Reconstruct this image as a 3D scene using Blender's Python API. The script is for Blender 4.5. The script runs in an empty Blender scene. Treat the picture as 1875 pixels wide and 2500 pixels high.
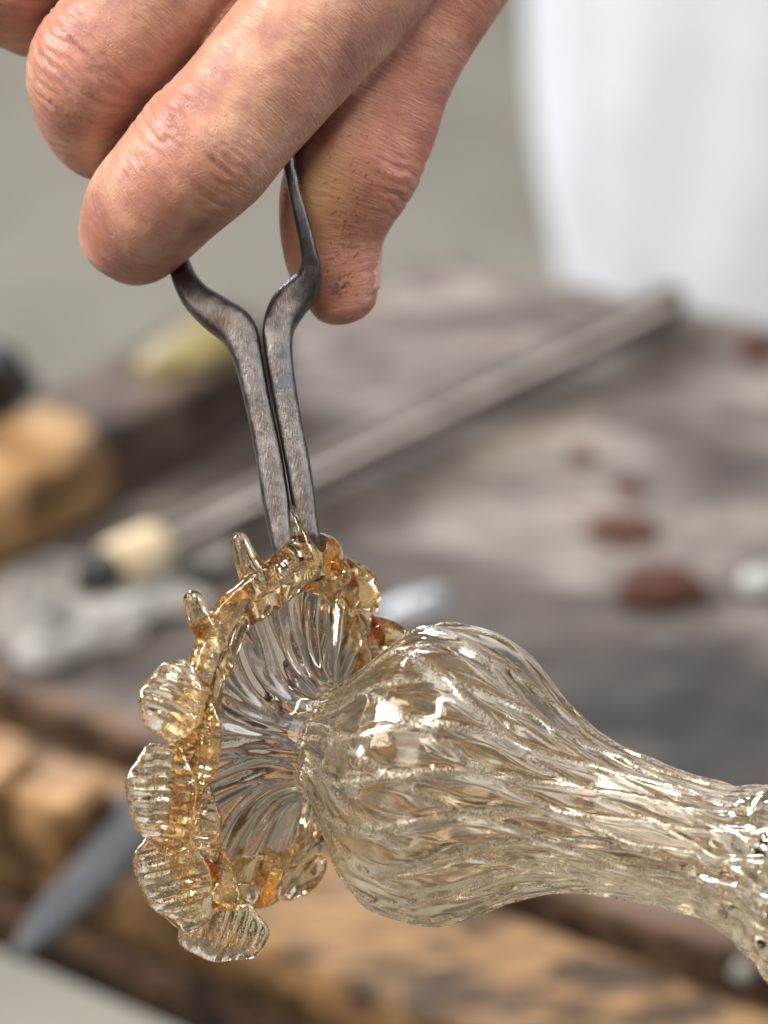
import bpy, math, random
import numpy as np
from mathutils import Vector, Matrix

random.seed(7)
rng = np.random.default_rng(11)
scene = bpy.context.scene
col = scene.collection

# ------------------------------------------------------------------ camera
PITCH = math.radians(32)
D = 1.0                      # metres from lens to the sharp plane
FRAME_H = 0.160              # metres of the sharp plane seen from top to bottom
BENCH_Z = 0.80
CENTRE_TO_BENCH = 1.55       # metres along the view axis to the bench top
sp, cp = math.sin(PITCH), math.cos(PITCH)
FOCUS = np.array([0.0, 0.0, BENCH_Z + (CENTRE_TO_BENCH - D) * sp])
RIGHT = np.array([1.0, 0, 0]); UP = np.array([0, sp, cp]); BACK = np.array([0, -cp, sp])
CAM = FOCUS + BACK * D
cam_data = bpy.data.cameras.new('camera')
cam = bpy.data.objects.new('camera', cam_data); col.objects.link(cam)
cam.matrix_world = Matrix(((RIGHT[0], UP[0], BACK[0], CAM[0]), (RIGHT[1], UP[1], BACK[1], CAM[1]),
                           (RIGHT[2], UP[2], BACK[2], CAM[2]), (0, 0, 0, 1)))
cam_data.sensor_fit = 'VERTICAL'; cam_data.sensor_height = 36.0
cam_data.lens = 36.0 * D / FRAME_H
cam_data.clip_start = 0.05; cam_data.clip_end = 100
cam_data.dof.use_dof = True
cam_data.dof.focus_distance = D - 0.006
cam_data.dof.aperture_fstop = cam_data.lens / 14.0
cam_data.dof.aperture_blades = 0
scene.camera = cam

# ------------------------------------------------------------------ light of the workshop
world = bpy.data.worlds.new('World'); scene.world = world; world.use_nodes = True
wb = world.node_tree.nodes['Background']
wb.inputs['Color'].default_value = (1.0, 0.97, 0.92, 1); wb.inputs['Strength'].default_value = 0.14

def area_light(name, cam_dir, dist, sx, sy, power, color):
    """rectangular lamp seen from the work in direction cam_dir (camera right, up, back)"""
    d = np.array(cam_dir, float); d /= np.linalg.norm(d)
    pos = FOCUS + (RIGHT * d[0] + UP * d[1] + BACK * d[2]) * dist
    l = bpy.data.lights.new(name, 'AREA'); l.shape = 'RECTANGLE'; l.size = sx; l.size_y = sy
    l.energy = power; l.color = color
    o = bpy.data.objects.new(name, l); col.objects.link(o)
    o.location = Vector(pos)
    o.rotation_euler = (Vector(FOCUS) - Vector(pos)).to_track_quat('-Z', 'Y').to_euler()
    return o
area_light('window_light', (-0.85, 0.55, 0.22), 2.6, 0.55, 1.15, 106, (1.0, 0.955, 0.90))
area_light('window_light', (-0.30, 0.78, -0.52), 2.8, 0.55, 0.9, 100, (0.84, 0.92, 1.0))
area_light('ceiling_light', (0.10, 0.84, 0.52), 2.4, 2.2, 0.20, 52, (1.0, 0.90, 0.74))
area_light('window_light', (0.95, 0.42, 0.20), 3.0, 0.32, 1.2, 48, (0.86, 0.93, 1.0))
area_light('warm_fill_light', (-0.45, 0.25, 0.90), 3.2, 1.5, 1.9, 36, (1.0, 0.93, 0.82))  # unseen warm fill added behind the camera to brighten the glass

scene.view_settings.view_transform = 'Standard'; scene.view_settings.look = 'None'
scene.view_settings.exposure = 0.14; scene.view_settings.gamma = 1.0
scene.view_settings.use_curve_mapping = False
cy = scene.cycles
cy.max_bounces = 20; cy.transmission_bounces = 20; cy.glossy_bounces = 8; cy.diffuse_bounces = 4
cy.transparent_max_bounces = 16; cy.use_denoising = True
cy.caustics_reflective = True; cy.caustics_refractive = True; cy.blur_glossy = 0.0
cy.sample_clamp_indirect = 12.0

# ------------------------------------------------------------------ helpers
K = 0.0723e-3                 # metres per layout unit on the sharp plane (1659 x 2212 layout)
def pt(px, py, z=0.0):
    """layout position, z millimetres toward the lens -> world"""
    z = z * 1e-3; f = (D - z) / D
    return FOCUS + RIGHT * ((px - 829.5) * K * f) + UP * (-(py - 1106) * K * f) + BACK * z
def cdir(x, y, z):
    v = RIGHT * x + UP * y + BACK * z
    return v / np.linalg.norm(v)
def on_plane(sx, sy, z=BENCH_Z):
    """the 1875 x 2500 picture position carried along its ray to the level z"""
    k = FRAME_H / 2500
    d = RIGHT * ((sx - 937.5) * k) + UP * (-(sy - 1250) * k) - BACK * D
    return CAM + d * ((z - CAM[2]) / d[2])

def tag(o, label=None, cat=None, group=None, kind=None):
    if label: o['label'] = label
    if cat: o['category'] = cat
    if group: o['group'] = group
    if kind: o['kind'] = kind
    return o
def thing(name, loc, label, cat, group=None):
    o = bpy.data.objects.new(name, None); col.objects.link(o)
    o.location = Vector(loc); o.empty_display_size = 0.02
    return tag(o, label, cat, group)
def signed_volume(V, F):
    V = np.asarray(V, float); V = V - V.mean(0); q = [[], [], []]
    for f in F:
        for k in range(1, len(f) - 1): q[0].append(f[0]); q[1].append(f[k]); q[2].append(f[k + 1])
    return float((V[q[0]] * np.cross(V[q[1]], V[q[2]])).sum() / 6)
def mk(name, verts, faces, mat, parent=None, smooth=True, attrs=None, orient=True):
    """one mesh object from world positions, faces turned outward"""
    verts = np.asarray(verts, float)
    if orient and len(faces) < 300000 and len(faces) > 1 and signed_volume(verts, faces) < 0: faces = [tuple(reversed(f)) for f in faces]
    root = parent
    off = np.zeros(3)
    while root is not None:
        off = off + np.array(root.location); root = root.parent
    loc = verts.mean(0) if True else off
    me = bpy.data.meshes.new(name)
    me.from_pydata((verts - loc).tolist(), [], [list(f) for f in faces])
    me.update()
    if smooth: me.polygons.foreach_set('use_smooth', [True] * len(me.polygons))
    if attrs:
        for an, av in attrs.items():
            av = np.asarray(av, np.float32)
            if av.ndim == 1:
                a = me.attributes.new(an, 'FLOAT', 'POINT'); a.data.foreach_set('value', av)
            else:
                a = me.attributes.new(an, 'FLOAT_VECTOR', 'POINT'); a.data.foreach_set('vector', av.ravel())
    me.materials.append(mat)
    o = bpy.data.objects.new(name, me); col.objects.link(o)
    o.parent = parent; o.location = Vector(loc - off)
    return o

def spline(P, n):
    """Catmull-Rom through rows of P, resampled to n rows evenly along the first three columns"""
    P = np.asarray(P, float); m = len(P)
    Q = np.vstack([2 * P[0] - P[1], P, 2 * P[-1] - P[-2]])
    out = []
    for i in range(m - 1):
        p0, p1, p2, p3 = Q[i], Q[i + 1], Q[i + 2], Q[i + 3]
        t = np.linspace(0, 1, 40, endpoint=False)[:, None]
        out.append(0.5 * (2 * p1 + (p2 - p0) * t + (2 * p0 - 5 * p1 + 4 * p2 - p3) * t ** 2 + (3 * p1 - p0 - 3 * p2 + p3) * t ** 3))
    out = np.vstack(out + [P[-1:]])
    s = np.concatenate([[0], np.cumsum(np.linalg.norm(np.diff(out[:, :3], axis=0), axis=1))])
    u = np.linspace(0, s[-1], n)
    return np.stack([np.interp(u, s, out[:, j]) for j in range(P.shape[1])], 1), u

def grid_faces(n, m, closed_v=True, closed_u=False):
    f = []
    for i in range(n if closed_u else n - 1):
        i2 = (i + 1) % n
        for j in range(m if closed_v else m - 1):
            j2 = (j + 1) % m
            f.append((i * m + j, i * m + j2, i2 * m + j2, i2 * m + j))
    return f

def sweep(ctrl, n=60, m=24, hint=None, expo=2.0, round_caps=True, shape=None):
    """tube along rows (x,y,z,w,h): w half width across, h half height along hint. returns verts, faces, ring info"""
    C, u = spline(ctrl, n)
    P = C[:, :3]; w = C[:, 3]; h = C[:, 4]
    T = np.gradient(P, axis=0); T /= np.linalg.norm(T, axis=1)[:, None]
    hint = np.array(hint if hint is not None else [0, 0, 1.0], float)
    if hint.ndim == 1: hint = np.repeat(hint[None], n, 0)
    N = hint - T * (hint * T).sum(1)[:, None]; N /= np.linalg.norm(N, axis=1)[:, None]
    S = np.cross(T, N)
    a = np.linspace(0, 2 * np.pi, m, endpoint=False)
    ca, sa = np.cos(a), np.sin(a)
    if expo != 2.0:
        ca = np.sign(ca) * np.abs(ca) ** (2 / expo); sa = np.sign(sa) * np.abs(sa) ** (2 / expo)
    rings = []
    def ring(p, i, k):
        return p + S[i] * (ca * w[i] * k)[:, None] + N[i] * (sa * h[i] * k)[:, None]
    if round_caps:
        for q in (0.12, 0.35, 0.6, 0.82):
            e = min(w[0], h[0]); x = 1 - math.sqrt(max(0, 1 - q * q))
            rings.append(ring(P[0] - T[0] * e * math.sqrt(1 - q * q), 0, q))
    for i in range(n): rings.append(ring(P[i], i, 1.0))
    if round_caps:
        for q in (0.82, 0.6, 0.35, 0.12):
            e = min(w[-1], h[-1])
            rings.append(ring(P[-1] + T[-1] * e * math.sqrt(1 - q * q), n - 1, q))
    V = np.vstack(rings); nr = len(rings)
    F = grid_faces(nr, m)
    F = [tuple(reversed(f)) for f in F]
    F.append(tuple(range(m))); F.append(tuple(reversed(range((nr - 1) * m, nr * m))))
    return V, F, dict(P=P, T=T, N=N, S=S, u=u, w=w, h=h)

def box(c, ax, ay, az, hx, hy, hz, bevel=0.0):
    """box of half sizes about centre c along axes, chamfered along all edges"""
    b = bevel
    V = []; 
    if b <= 0:
        for sx in (-1, 1):
            for sy in (-1, 1):
                for sz in (-1, 1): V.append(c + ax * hx * sx + ay * hy * sy + az * hz * sz)
        F = [(0, 1, 3, 2), (4, 6, 7, 5), (0, 4, 5, 1), (2, 3, 7, 6), (0, 2, 6, 4), (1, 5, 7, 3)]
        return np.array(V), F
    idx = {}
    for sx in (-1, 1):
        for sy in (-1, 1):
            for sz in (-1, 1):
                for k in range(3):
                    h = [hx - b, hy - b, hz - b]; h[k] += b
                    idx[(sx, sy, sz, k)] = len(V)
                    V.append(c + ax * h[0] * sx + ay * h[1] * sy + az * h[2] * sz)
    F = []
    for k in range(3):
        o = [i for i in range(3) if i != k]
        for s in (-1, 1):
            q = []
            for (p, r) in ((-1, -1), (1, -1), (1, 1), (-1, 1)):
                sg = [0, 0, 0]; sg[k] = s; sg[o[0]] = p; sg[o[1]] = r
                q.append(idx[(*sg, k)])
            if (s == 1) == (k == 1): q = q[::-1]
            F.append(tuple(q))
    for k in range(3):           # edge along axis k
        o = [i for i in range(3) if i != k]
        for p in (-1, 1):
            for r in (-1, 1):
                q = []
                for s, kk in ((-1, o[0]), (-1, o[1]), (1, o[1]), (1, o[0])):
                    sg = [0, 0, 0]; sg[k] = s; sg[o[0]] = p; sg[o[1]] = r
                    q.append(idx[(*sg, kk)])
                F.append(tuple(q))
    for sx in (-1, 1):
        for sy in (-1, 1):
            for sz in (-1, 1): F.append((idx[(sx, sy, sz, 0)], idx[(sx, sy, sz, 1)], idx[(sx, sy, sz, 2)]))
    return np.array(V), F

_W = rng.normal(size=(48, 3)); _PH = rng.uniform(0, 6.28, 48)
def wob(V, scale, seed=0, octaves=3):
    """smooth pseudo noise of positions in [-1,1]"""
    V = np.asarray(V, float) * scale; r = np.zeros(len(V)); a = 1.0; tot = 0
    for o in range(octaves):
        for k in range(4):
            i = (seed * 7 + o * 4 + k) % 48
            r += a * np.sin(V @ _W[i] * (2 ** o) + _PH[i] + seed)
        tot += a * 2.2; a *= 0.55
    return r / tot

# ------------------------------------------------------------------ materials
class NT:
    def __init__(s, name):
        s.m = bpy.data.materials.new(name); s.m.use_nodes = True; s.t = s.m.node_tree
        s.t.nodes.clear(); s.out = s.t.nodes.new('ShaderNodeOutputMaterial')
    def n(s, typ, **kw):
        nd = s.t.nodes.new('ShaderNode' + typ)
        for k, v in kw.items():
            if k in nd.inputs.keys() if isinstance(k, str) else False: pass
            setattr(nd, k, v)
        return nd
    def l(s, a, b): s.t.links.new(a, b)
    def coords(s, kind='Object', scale=(1, 1, 1), rot=(0, 0, 0)):
        c = s.n('TexCoord'); mp = s.n('Mapping'); s.l(c.outputs[kind], mp.inputs['Vector'])
        mp.inputs['Scale'].default_value = scale; mp.inputs['Rotation'].default_value = rot
        return mp.outputs[0]
    def noise(s, vec, scale, detail=4, rough=0.55, dist=0.0):
        nd = s.n('TexNoise'); nd.inputs['Scale'].default_value = scale; nd.inputs['Detail'].default_value = detail
        nd.inputs['Roughness'].default_value = rough; nd.inputs['Distortion'].default_value = dist
        if vec is not None: s.l(vec, nd.inputs['Vector'])
        return nd.outputs['Fac']
    def ramp(s, fac, stops):
        r = s.n('ValToRGB'); el = r.color_ramp.elements
        while len(el) < len(stops): el.new(0.5)
        for e, (p, c) in zip(el, stops):
            e.position = p; e.color = (*c, 1) if len(c) == 3 else c
        s.l(fac, r.inputs[0]); return r.outputs[0]
    def mix(s, fac, a, b, mode='MIX'):
        nd = s.n('Mix'); nd.data_type = 'RGBA'; nd.blend_type = mode
        for sock, v in ((nd.inputs[0], fac), (nd.inputs[6], a), (nd.inputs[7], b)):
            if hasattr(v, 'is_linked'): s.l(v, sock)
            elif isinstance(v, (int, float)): sock.default_value = v
            else: sock.default_value = (*v, 1)
        return nd.outputs[2]
    def math(s, op, a, b=None, c=None, clamp=False):
        nd = s.n('Math'); nd.operation = op; nd.use_clamp = clamp
        for i, v in enumerate((a, b, c)):
            if v is None: continue
            if hasattr(v, 'is_linked'): s.l(v, nd.inputs[i])
            else: nd.inputs[i].default_value = v
        return nd.outputs[0]
    def bump(s, h, dist, strength=1.0, normal=None):
        b = s.n('Bump'); b.inputs['Distance'].default_value = dist; b.inputs['Strength'].default_value = strength
        s.l(h, b.inputs['Height'])
        if normal is not None: s.l(normal, b.inputs['Normal'])
        return b.outputs[0]
    def attr(s, name): 
        a = s.n('Attribute'); a.attribute_name = name; return a
    def principled(s, color=None, rough=0.5, metal=0.0, normal=None, **kw):
        p = s.n('BsdfPrincipled')
        for nm, v in (('Base Color', color), ('Roughness', rough), ('Metallic', metal), ('Normal', normal)):
            if v is None: continue
            if hasattr(v, 'is_linked'): s.l(v, p.inputs[nm])
            elif isinstance(v, (tuple, list)): p.inputs[nm].default_value = (*v, 1)
            else: p.inputs[nm].default_value = v
        for k, v in kw.items(): p.inputs[k.replace('_', ' ')].default_value = v
        return p
    def done(s, shader): s.l(shader.outputs[0], s.out.inputs['Surface']); return s.m

def mat_skin():
    g = NT('skin')
    a = g.attr('finger_uv'); tint = g.attr('skin_red').outputs['Fac']
    mp = g.n('Mapping'); g.l(a.outputs['Vector'], mp.inputs['Vector']); mp.inputs['Scale'].default_value = (1.0, 0.16, 1)
    lines = g.noise(mp.outputs[0], 2.1, 3, 0.6, 0.4)          # fine cross lines, wider round the finger than along it
    lines2 = g.noise(mp.outputs[0], 0.55, 3, 0.5, 0.5)
    obj = g.coords('Object')
    pores = g.noise(obj, 2600, 2, 0.5)
    blot = g.noise(obj, 90, 5, 0.6)
    blot2 = g.noise(obj, 300, 4, 0.6)
    c = g.ramp(blot, [(0.30, (0.26, 0.112, 0.088)), (0.5, (0.42, 0.212, 0.148)), (0.70, (0.54, 0.335, 0.240))])
    c = g.mix(g.math('MULTIPLY', tint, 0.46, clamp=True), c, (0.45, 0.128, 0.098))
    c = g.mix(g.math('MULTIPLY', g.math('SUBTRACT', blot2, 0.5, clamp=True), 2.4, clamp=True), c, (0.30, 0.125, 0.12))
    c = g.mix(g.math('MULTIPLY', g.math('SUBTRACT', 0.42, lines, clamp=True), 1.6, clamp=True), c, (0.27, 0.11, 0.075))
    h = g.math('ADD', g.math('MULTIPLY', lines, 1.0), g.math('MULTIPLY', pores, 0.35))
    h = g.math('ADD', h, g.math('MULTIPLY', lines2, 0.9))
    nrm = g.bump(h, 0.00020, 0.9)
    rg = g.math('ADD', 0.31, g.math('MULTIPLY', blot2, 0.24))
    c = g.mix(g.math('MULTIPLY', g.attr('sallow').outputs['Fac'], 0.7, clamp=True), c, (0.53, 0.31, 0.145))
    c = g.mix(g.math('MULTIPLY', g.attr('dirt').outputs['Fac'], g.math('MULTIPLY', g.math('SUBTRACT', g.noise(obj, 1100, 3, 0.6), 0.48, clamp=True), 9.0, clamp=True), clamp=True), c, (0.06, 0.035, 0.028))
    p = g.principled(c, rg, 0.0, nrm)
    p.inputs['Subsurface Weight'].default_value = 0.35
    p.inputs['Subsurface Radius'].default_value = (1.0, 0.32, 0.18)
    p.inputs['Subsurface Scale'].default_value = 0.0022
    p.inputs['Specular IOR Level'].default_value = 0.45
    return g.done(p)

def mat_glass(name, tint, leaf=0.0, leaf_color=(0.86, 0.74, 0.52), grain=0.5, ior=1.52, rough=0.0, depth=None, stretch=0.30, sbump=0.3, leafmax=0.4):
    """tinted glass with specks of gold leaf in its skin"""
    g = NT(name)
    flow = g.attr('flow').outputs['Vector']
    mp = g.n('Mapping'); g.l(flow, mp.inputs['Vector']); mp.inputs['Scale'].default_value = (stretch, 1.0, 1.0)
    obj = g.coords('Object')
    streak = g.noise(mp.outputs[0], 0.55, 3, 0.55, 0.8)
    mp2 = g.n('Mapping'); g.l(flow, mp2.inputs['Vector']); mp2.inputs['Scale'].default_value = (1.6, 0.9, 1.0)
    cr = g.noise(mp2.outputs[0], 2.2, 2, 0.5)
    h = g.math('ADD', g.math('MULTIPLY', streak, sbump), g.math('MULTIPLY', cr, grain * 0.16))
    nrm = g.bump(h, 0.0006, 0.8)
    colr = tint
    if depth is not None:        # colour that deepens with the thickness of the glass
        va = g.n('VolumeAbsorption'); va.inputs['Color'].default_value = (*depth[0], 1); va.inputs['Density'].default_value = depth[1]
        g.l(va.outputs[0], g.out.inputs['Volume'])
    gl = g.n('BsdfGlass'); gl.inputs['IOR'].default_value = ior; gl.inputs['Roughness'].default_value = rough
    if hasattr(colr, 'is_linked'): g.l(colr, gl.inputs['Color'])
    else: gl.inputs['Color'].default_value = (*colr, 1)
    g.l(nrm, gl.inputs['Normal'])
    if leaf <= 0: return g.done(gl)
    big = g.noise(mp.outputs[0], 0.30, 4, 0.6, 0.6)
    crest = g.attr('crest').outputs['Fac']
    msk = g.math('MULTIPLY', g.math('MULTIPLY', g.math('SUBTRACT', big, 0.56 - leaf * 0.35, clamp=True), 6.0, clamp=True), crest, clamp=True)
    spk = g.math('MULTIPLY', g.math('SUBTRACT', cr, 0.46, clamp=True), 9.0, clamp=True)
    fac = g.math('MULTIPLY', g.math('MULTIPLY', msk, spk), leafmax)
    gm = g.n('BsdfGlossy'); gm.inputs['Color'].default_value = (*leaf_color, 1); gm.inputs['Roughness'].default_value = 0.28
    g.l(nrm, gm.inputs['Normal'])
    df = g.n('BsdfDiffuse'); df.inputs['Color'].default_value = (*[x * 0.85 for x in leaf_color], 1); g.l(nrm, df.inputs['Normal'])
    lf = g.n('MixShader'); lf.inputs[0].default_value = 0.22; g.l(gm.outputs[0], lf.inputs[1]); g.l(df.outputs[0], lf.inputs[2])
    mx = g.n('MixShader'); g.l(fac, mx.inputs[0]); g.l(gl.outputs[0], mx.inputs[1]); g.l(lf.outputs[0], mx.inputs[2])
    return g.done(mx)

def mat_iron(name, base=(0.17, 0.155, 0.145), rough=0.34):
    g = NT(name)
    v = g.coords('Object', (1, 1, 1), (0.3, 0.5, 0.6))
    mp = g.coords('Object', (5.0, 1.0, 0.7), (0.2, 0.35, 0.75))
    sc = g.noise(mp, 900, 4, 0.6)
    pit = g.noise(v, 420, 4, 0.6)
    c = g.ramp(pit, [(0.3, tuple(x * 0.55 for x in base)), (0.55, base), (0.8, tuple(min(1, x * 1.7) for x in base))])
    c = g.mix(g.math('MULTIPLY', g.math('SUBTRACT', g.noise(v, 160, 3), 0.55, clamp=True), 3.0, clamp=True), c, (0.13, 0.075, 0.05))
    c = g.mix(g.math('MULTIPLY', g.math('SUBTRACT', g.noise(v, 70, 2), 0.5, clamp=True), 4.0, clamp=True), c, (base[0] * 0.45, base[1] * 0.55, base[2] * 0.85) if 'tongs' in name else (base[0] * 0.8, base[1] * 0.75, base[2] * 0.7))
    rg = g.math('ADD', rough - 0.14, g.math('ADD', g.math('MULTIPLY', sc, 0.22), g.math('MULTIPLY', pit, 0.2)))
    nrm = g.bump(g.math('ADD', sc, g.math('MULTIPLY', pit, 0.6)), 0.00025, 0.7)
    return g.done(g.principled(c, rg, 0.92, nrm))

def mat_wood(name, dark, light, rot=(0, 0, 0), scale=1.0, rough=0.6):
    g = NT(name)
    v = g.coords('Object', (0.12, 1, 1), rot)
    grain = g.noise(v, 380 * scale, 5, 0.6, 0.7)
    blot = g.noise(g.coords('Object', (0.6, 1, 1), rot), 75 * scale, 5, 0.65)
    c = g.ramp(grain, [(0.3, dark), (0.7, light)])
    c = g.mix(g.ramp(blot, [(0.46, (0, 0, 0)), (0.60, (0.9, 0.9, 0.9))]), c, tuple(x * 0.3 for x in dark))
    return g.done(g.principled(c, rough, 0, g.bump(grain, 0.0008, 0.6), Specular_IOR_Level=0.18))

def mat_plain(name, a, b, scale, rough=0.6, metal=0.0, bump=0.0006):
    g = NT(name)
    f = g.noise(g.coords('Object'), scale, 5, 0.6)
    c = g.ramp(f, [(0.3, a), (0.7, b)])
    return g.done(g.principled(c, rough, metal, g.bump(f, bump, 0.6), Specular_IOR_Level=0.22))

def mat_bench():
    g = NT('bench_top_surface')
    v = g.coords('Object'); vs = g.coords('Object', (0.55, 1, 1), (0, 0, 0.62))
    n1 = g.noise(vs, 38, 6, 0.66, 0.5); n2 = g.noise(vs, 110, 4, 0.6, 0.4); n3 = g.noise(v, 9, 3, 0.5)
    c = g.ramp(n1, [(0.36, (0.036, 0.032, 0.031)), (0.48, (0.098, 0.085, 0.078)), (0.62, (0.225, 0.198, 0.178))])
    c = g.mix(g.ramp(n2, [(0.45, (0, 0, 0)), (0.75, (0.7, 0.7, 0.7))]), c, (0.12, 0.085, 0.075))
    gr = g.noise(g.coords('Object', (0.10, 1.2, 1), (0, 0, 0.62)), 150, 4, 0.6, 0.6)
    c = g.mix(g.ramp(gr, [(0.52, (0, 0, 0)), (0.66, (0.75, 0.75, 0.75))]), c, (0.075, 0.062, 0.056))
    a = g.attr('dark_zone').outputs['Fac']
    c = g.mix(g.math('MULTIPLY', a, g.math('ADD', 0.55, g.math('MULTIPLY', n2, 0.6)), clamp=True), c, (0.022, 0.021, 0.021))  # zones of the top mixed toward near black
    return g.done(g.principled(c, 0.8, 0, g.bump(n2, 0.001, 0.6), Specular_IOR_Level=0.06))

M = {}
M['skin'] = mat_skin()
M['nail'] = mat_plain('nail', (0.50, 0.27, 0.20), (0.62, 0.40, 0.31), 600, 0.3)
M['hair'] = mat_plain('hair', (0.03, 0.02, 0.015), (0.05, 0.035, 0.03), 500, 0.5)
M['body_glass'] = mat_glass('body_glass', (0.997, 0.966, 0.910), leaf=0.8, leaf_color=(1.0, 0.94, 0.80), grain=0.12, stretch=0.05, sbump=0.04, leafmax=0.55)
M['flare_glass'] = mat_glass('flare_glass', (0.93, 0.905, 0.875), leaf=0.3, leaf_color=(0.72, 0.58, 0.42), grain=0.10, stretch=0.10, sbump=0.06, leafmax=0.35)
M['amber_glass'] = mat_glass('amber_glass', (1.0, 0.975, 0.93), leaf=0.4, leaf_color=(1.0, 0.88, 0.64), grain=0.14, sbump=0.30, leafmax=0.45, depth=((1.0, 0.76, 0.20), 110))
M['tip_glass'] = mat_glass('tip_glass', (1.0, 0.97, 0.90), leaf=0.5, leaf_color=(1.0, 0.86, 0.6), grain=0.14, sbump=0.3, leafmax=0.35, depth=((1.0, 0.74, 0.30), 110))
M['petal_glass'] = mat_glass('petal_glass', (1.0, 0.98, 0.94), leaf=0.5, leaf_color=(1.0, 0.90, 0.68), grain=0.18, sbump=0.45, leafmax=0.75, depth=((1.0, 0.82, 0.36), 200))
M['iron'] = mat_iron('tongs_iron', (0.15, 0.135, 0.13), 0.27)
M['iron_dark'] = mat_iron('dark_iron', (0.055, 0.055, 0.058), 0.55)
M['steel'] = mat_iron('bright_steel', (0.30, 0.30, 0.31), 0.3)
M['bench'] = mat_bench()
M['plank'] = mat_wood('bench_plank_wood', (0.075, 0.040, 0.020), (0.33, 0.190, 0.078), (0, 0, 0.6))
M['plank_dark'] = mat_wood('bench_plank_dark_wood', (0.06, 0.035, 0.022), (0.155, 0.09, 0.052), (0, 0, 0.6))
M['shaded_face'] = mat_wood('shaded_face_wood', (0.045, 0.026, 0.018), (0.12, 0.066, 0.038), (0, 0, 0.6))  # shade of the plank's side face put into a darker wood
M['oak'] = mat_wood('pale_orange_wood', (0.20, 0.105, 0.045), (0.42, 0.255, 0.12), (0, 0, -0.6), 0.8)
M['brown_wood'] = mat_wood('brown_wood', (0.055, 0.036, 0.026), (0.125, 0.085, 0.062), (0, 0, -0.6))
M['floor'] = mat_plain('floor_concrete', (0.145, 0.132, 0.107), (0.210, 0.193, 0.157), 7, 0.6)
M['pipe'] = mat_plain('pipe_metal', (0.13, 0.108, 0.088), (0.24, 0.205, 0.17), 60, 0.36, 0.9)
M['collar'] = mat_plain('collar_sleeve', (0.38, 0.28, 0.16), (0.56, 0.47, 0.33), 120, 0.5)
M['black'] = mat_plain('black_iron', (0.012, 0.012, 0.013), (0.035, 0.033, 0.03), 120, 0.5)
M['yellow'] = mat_plain('yellow_wax', (0.09, 0.062, 0.02), (0.24, 0.195, 0.075), 90, 0.45)
M['paper'] = mat_plain('scorched_paper', (0.07, 0.068, 0.065), (0.36, 0.35, 0.33), 120, 0.8)
M['rust'] = mat_plain('rust', (0.028, 0.011, 0.008), (0.075, 0.027, 0.015), 160, 0.8)
M['white_cloth'] = mat_plain('white_cotton', (0.60, 0.62, 0.72), (0.70, 0.72, 0.80), 30, 0.85)
M['trousers'] = mat_plain('grey_trousers', (0.06, 0.06, 0.07), (0.10, 0.10, 0.11), 60, 0.85)
M['glass_chip'] = mat_plain('pale_frit', (0.18, 0.185, 0.16), (0.30, 0.30, 0.27), 300, 0.3)

# ================================================================== setting
V = np.array([[-6, -4, 0], [6, -4, 0], [6, 9, 0], [-6, 9, 0]], float)
tag(mk('floor', V, [(0, 1, 2, 3)], M['floor'], smooth=False), kind='structure')

# ------------------------------------------------------------------ workbench
bench = thing('workbench', [*on_plane(937, 1500)[:2], 0.0], 'scorched wooden workbench with a grey worn top and brown front planks', 'workbench')
LE0 = on_plane(-700, 1395); C1 = on_plane(1075, 622); C2 = on_plane(1250, 655); BE = on_plane(2700, 1010)
FR0 = on_plane(-700, 1390); 
F_l = on_plane(-500, 1490); F_r = on_plane(2700, 2640)     # line between the top sheet and the first plank
THK = 0.034
def slab(poly, ztop, thick, name, mat, cuts=0, attrs=None, seed=0):
    """flat slab over a quad or polygon given anticlockwise"""
    poly = np.array([p[:2] for p in poly]); n = len(poly)
    V = [(x, y, ztop) for x, y in poly] + [(x, y, ztop - thick) for x, y in poly]
    c = poly.mean(0); b = 0.0022
    inn = poly + (c - poly) / np.linalg.norm(c - poly, axis=1)[:, None] * b
    V += [(x, y, ztop + 0) for x, y in inn]
    V = np.array(V); V[:n, 2] -= b
    F = [tuple(range(2 * n, 3 * n)), tuple(reversed(range(n, 2 * n)))]
    for i in range(n):
        j = (i + 1) % n
        F.append((i, n + i, n + j, j)); F.append((2 * n + i, i, j, 2 * n + j))
    return mk(name, V, F, mat, bench, smooth=False)
# top sheet as a fine grid so that its darker zones have outlines of their own
tl, tr = LE0, C1
def lerp(a, b, t): return a * (1 - t) + b * t
NU, NV = 120, 120
G = []; dark_zone = []
back_pts = np.array([LE0, C1, C2, BE]); bs = np.concatenate([[0], np.cumsum(np.linalg.norm(np.diff(back_pts, axis=0), axis=1))])
for i in range(NU):
    s = i / (NU - 1) * bs[-1]
    b = np.array([np.interp(s, bs, back_pts[:, k]) for k in range(3)])
    f = lerp(F_l, F_r, i / (NU - 1))
    for j in range(NV): G.append(lerp(f, b, j / (NV - 1)))
G = np.array(G)
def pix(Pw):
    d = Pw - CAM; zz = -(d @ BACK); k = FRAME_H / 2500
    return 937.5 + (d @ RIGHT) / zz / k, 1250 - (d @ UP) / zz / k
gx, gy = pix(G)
dark_zone = np.exp(-(((gx - 1560) / 800) ** 2 + ((gy - 1790) / 300) ** 2) ** 1.4) * 1.1
dark_zone = np.maximum(dark_zone, 0.9 * np.exp(-(((gx - 560) / 200) ** 2 + ((gy - 1720) / 150) ** 2)))
dark_zone = np.maximum(dark_zone, 0.55 * np.exp(-(((gx - 900) / 500) ** 2 + ((gy - 1430) / 110) ** 2)))
dark_zone = np.clip(dark_zone * (1 + 0.45 * wob(G, 60, 3)), 0, 1)
Gt = G.copy(); Gt[:, 2] += 0.0012 * wob(G, 45, 1) 
nb = NU * NV
Vb = np.vstack([Gt, G - np.array([0, 0, THK])])
Fb = [tuple(reversed(f)) for f in grid_faces(NU, NV, closed_v=False)]
Fb += [tuple(nb + k for k in reversed(f)) for f in Fb]
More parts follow.
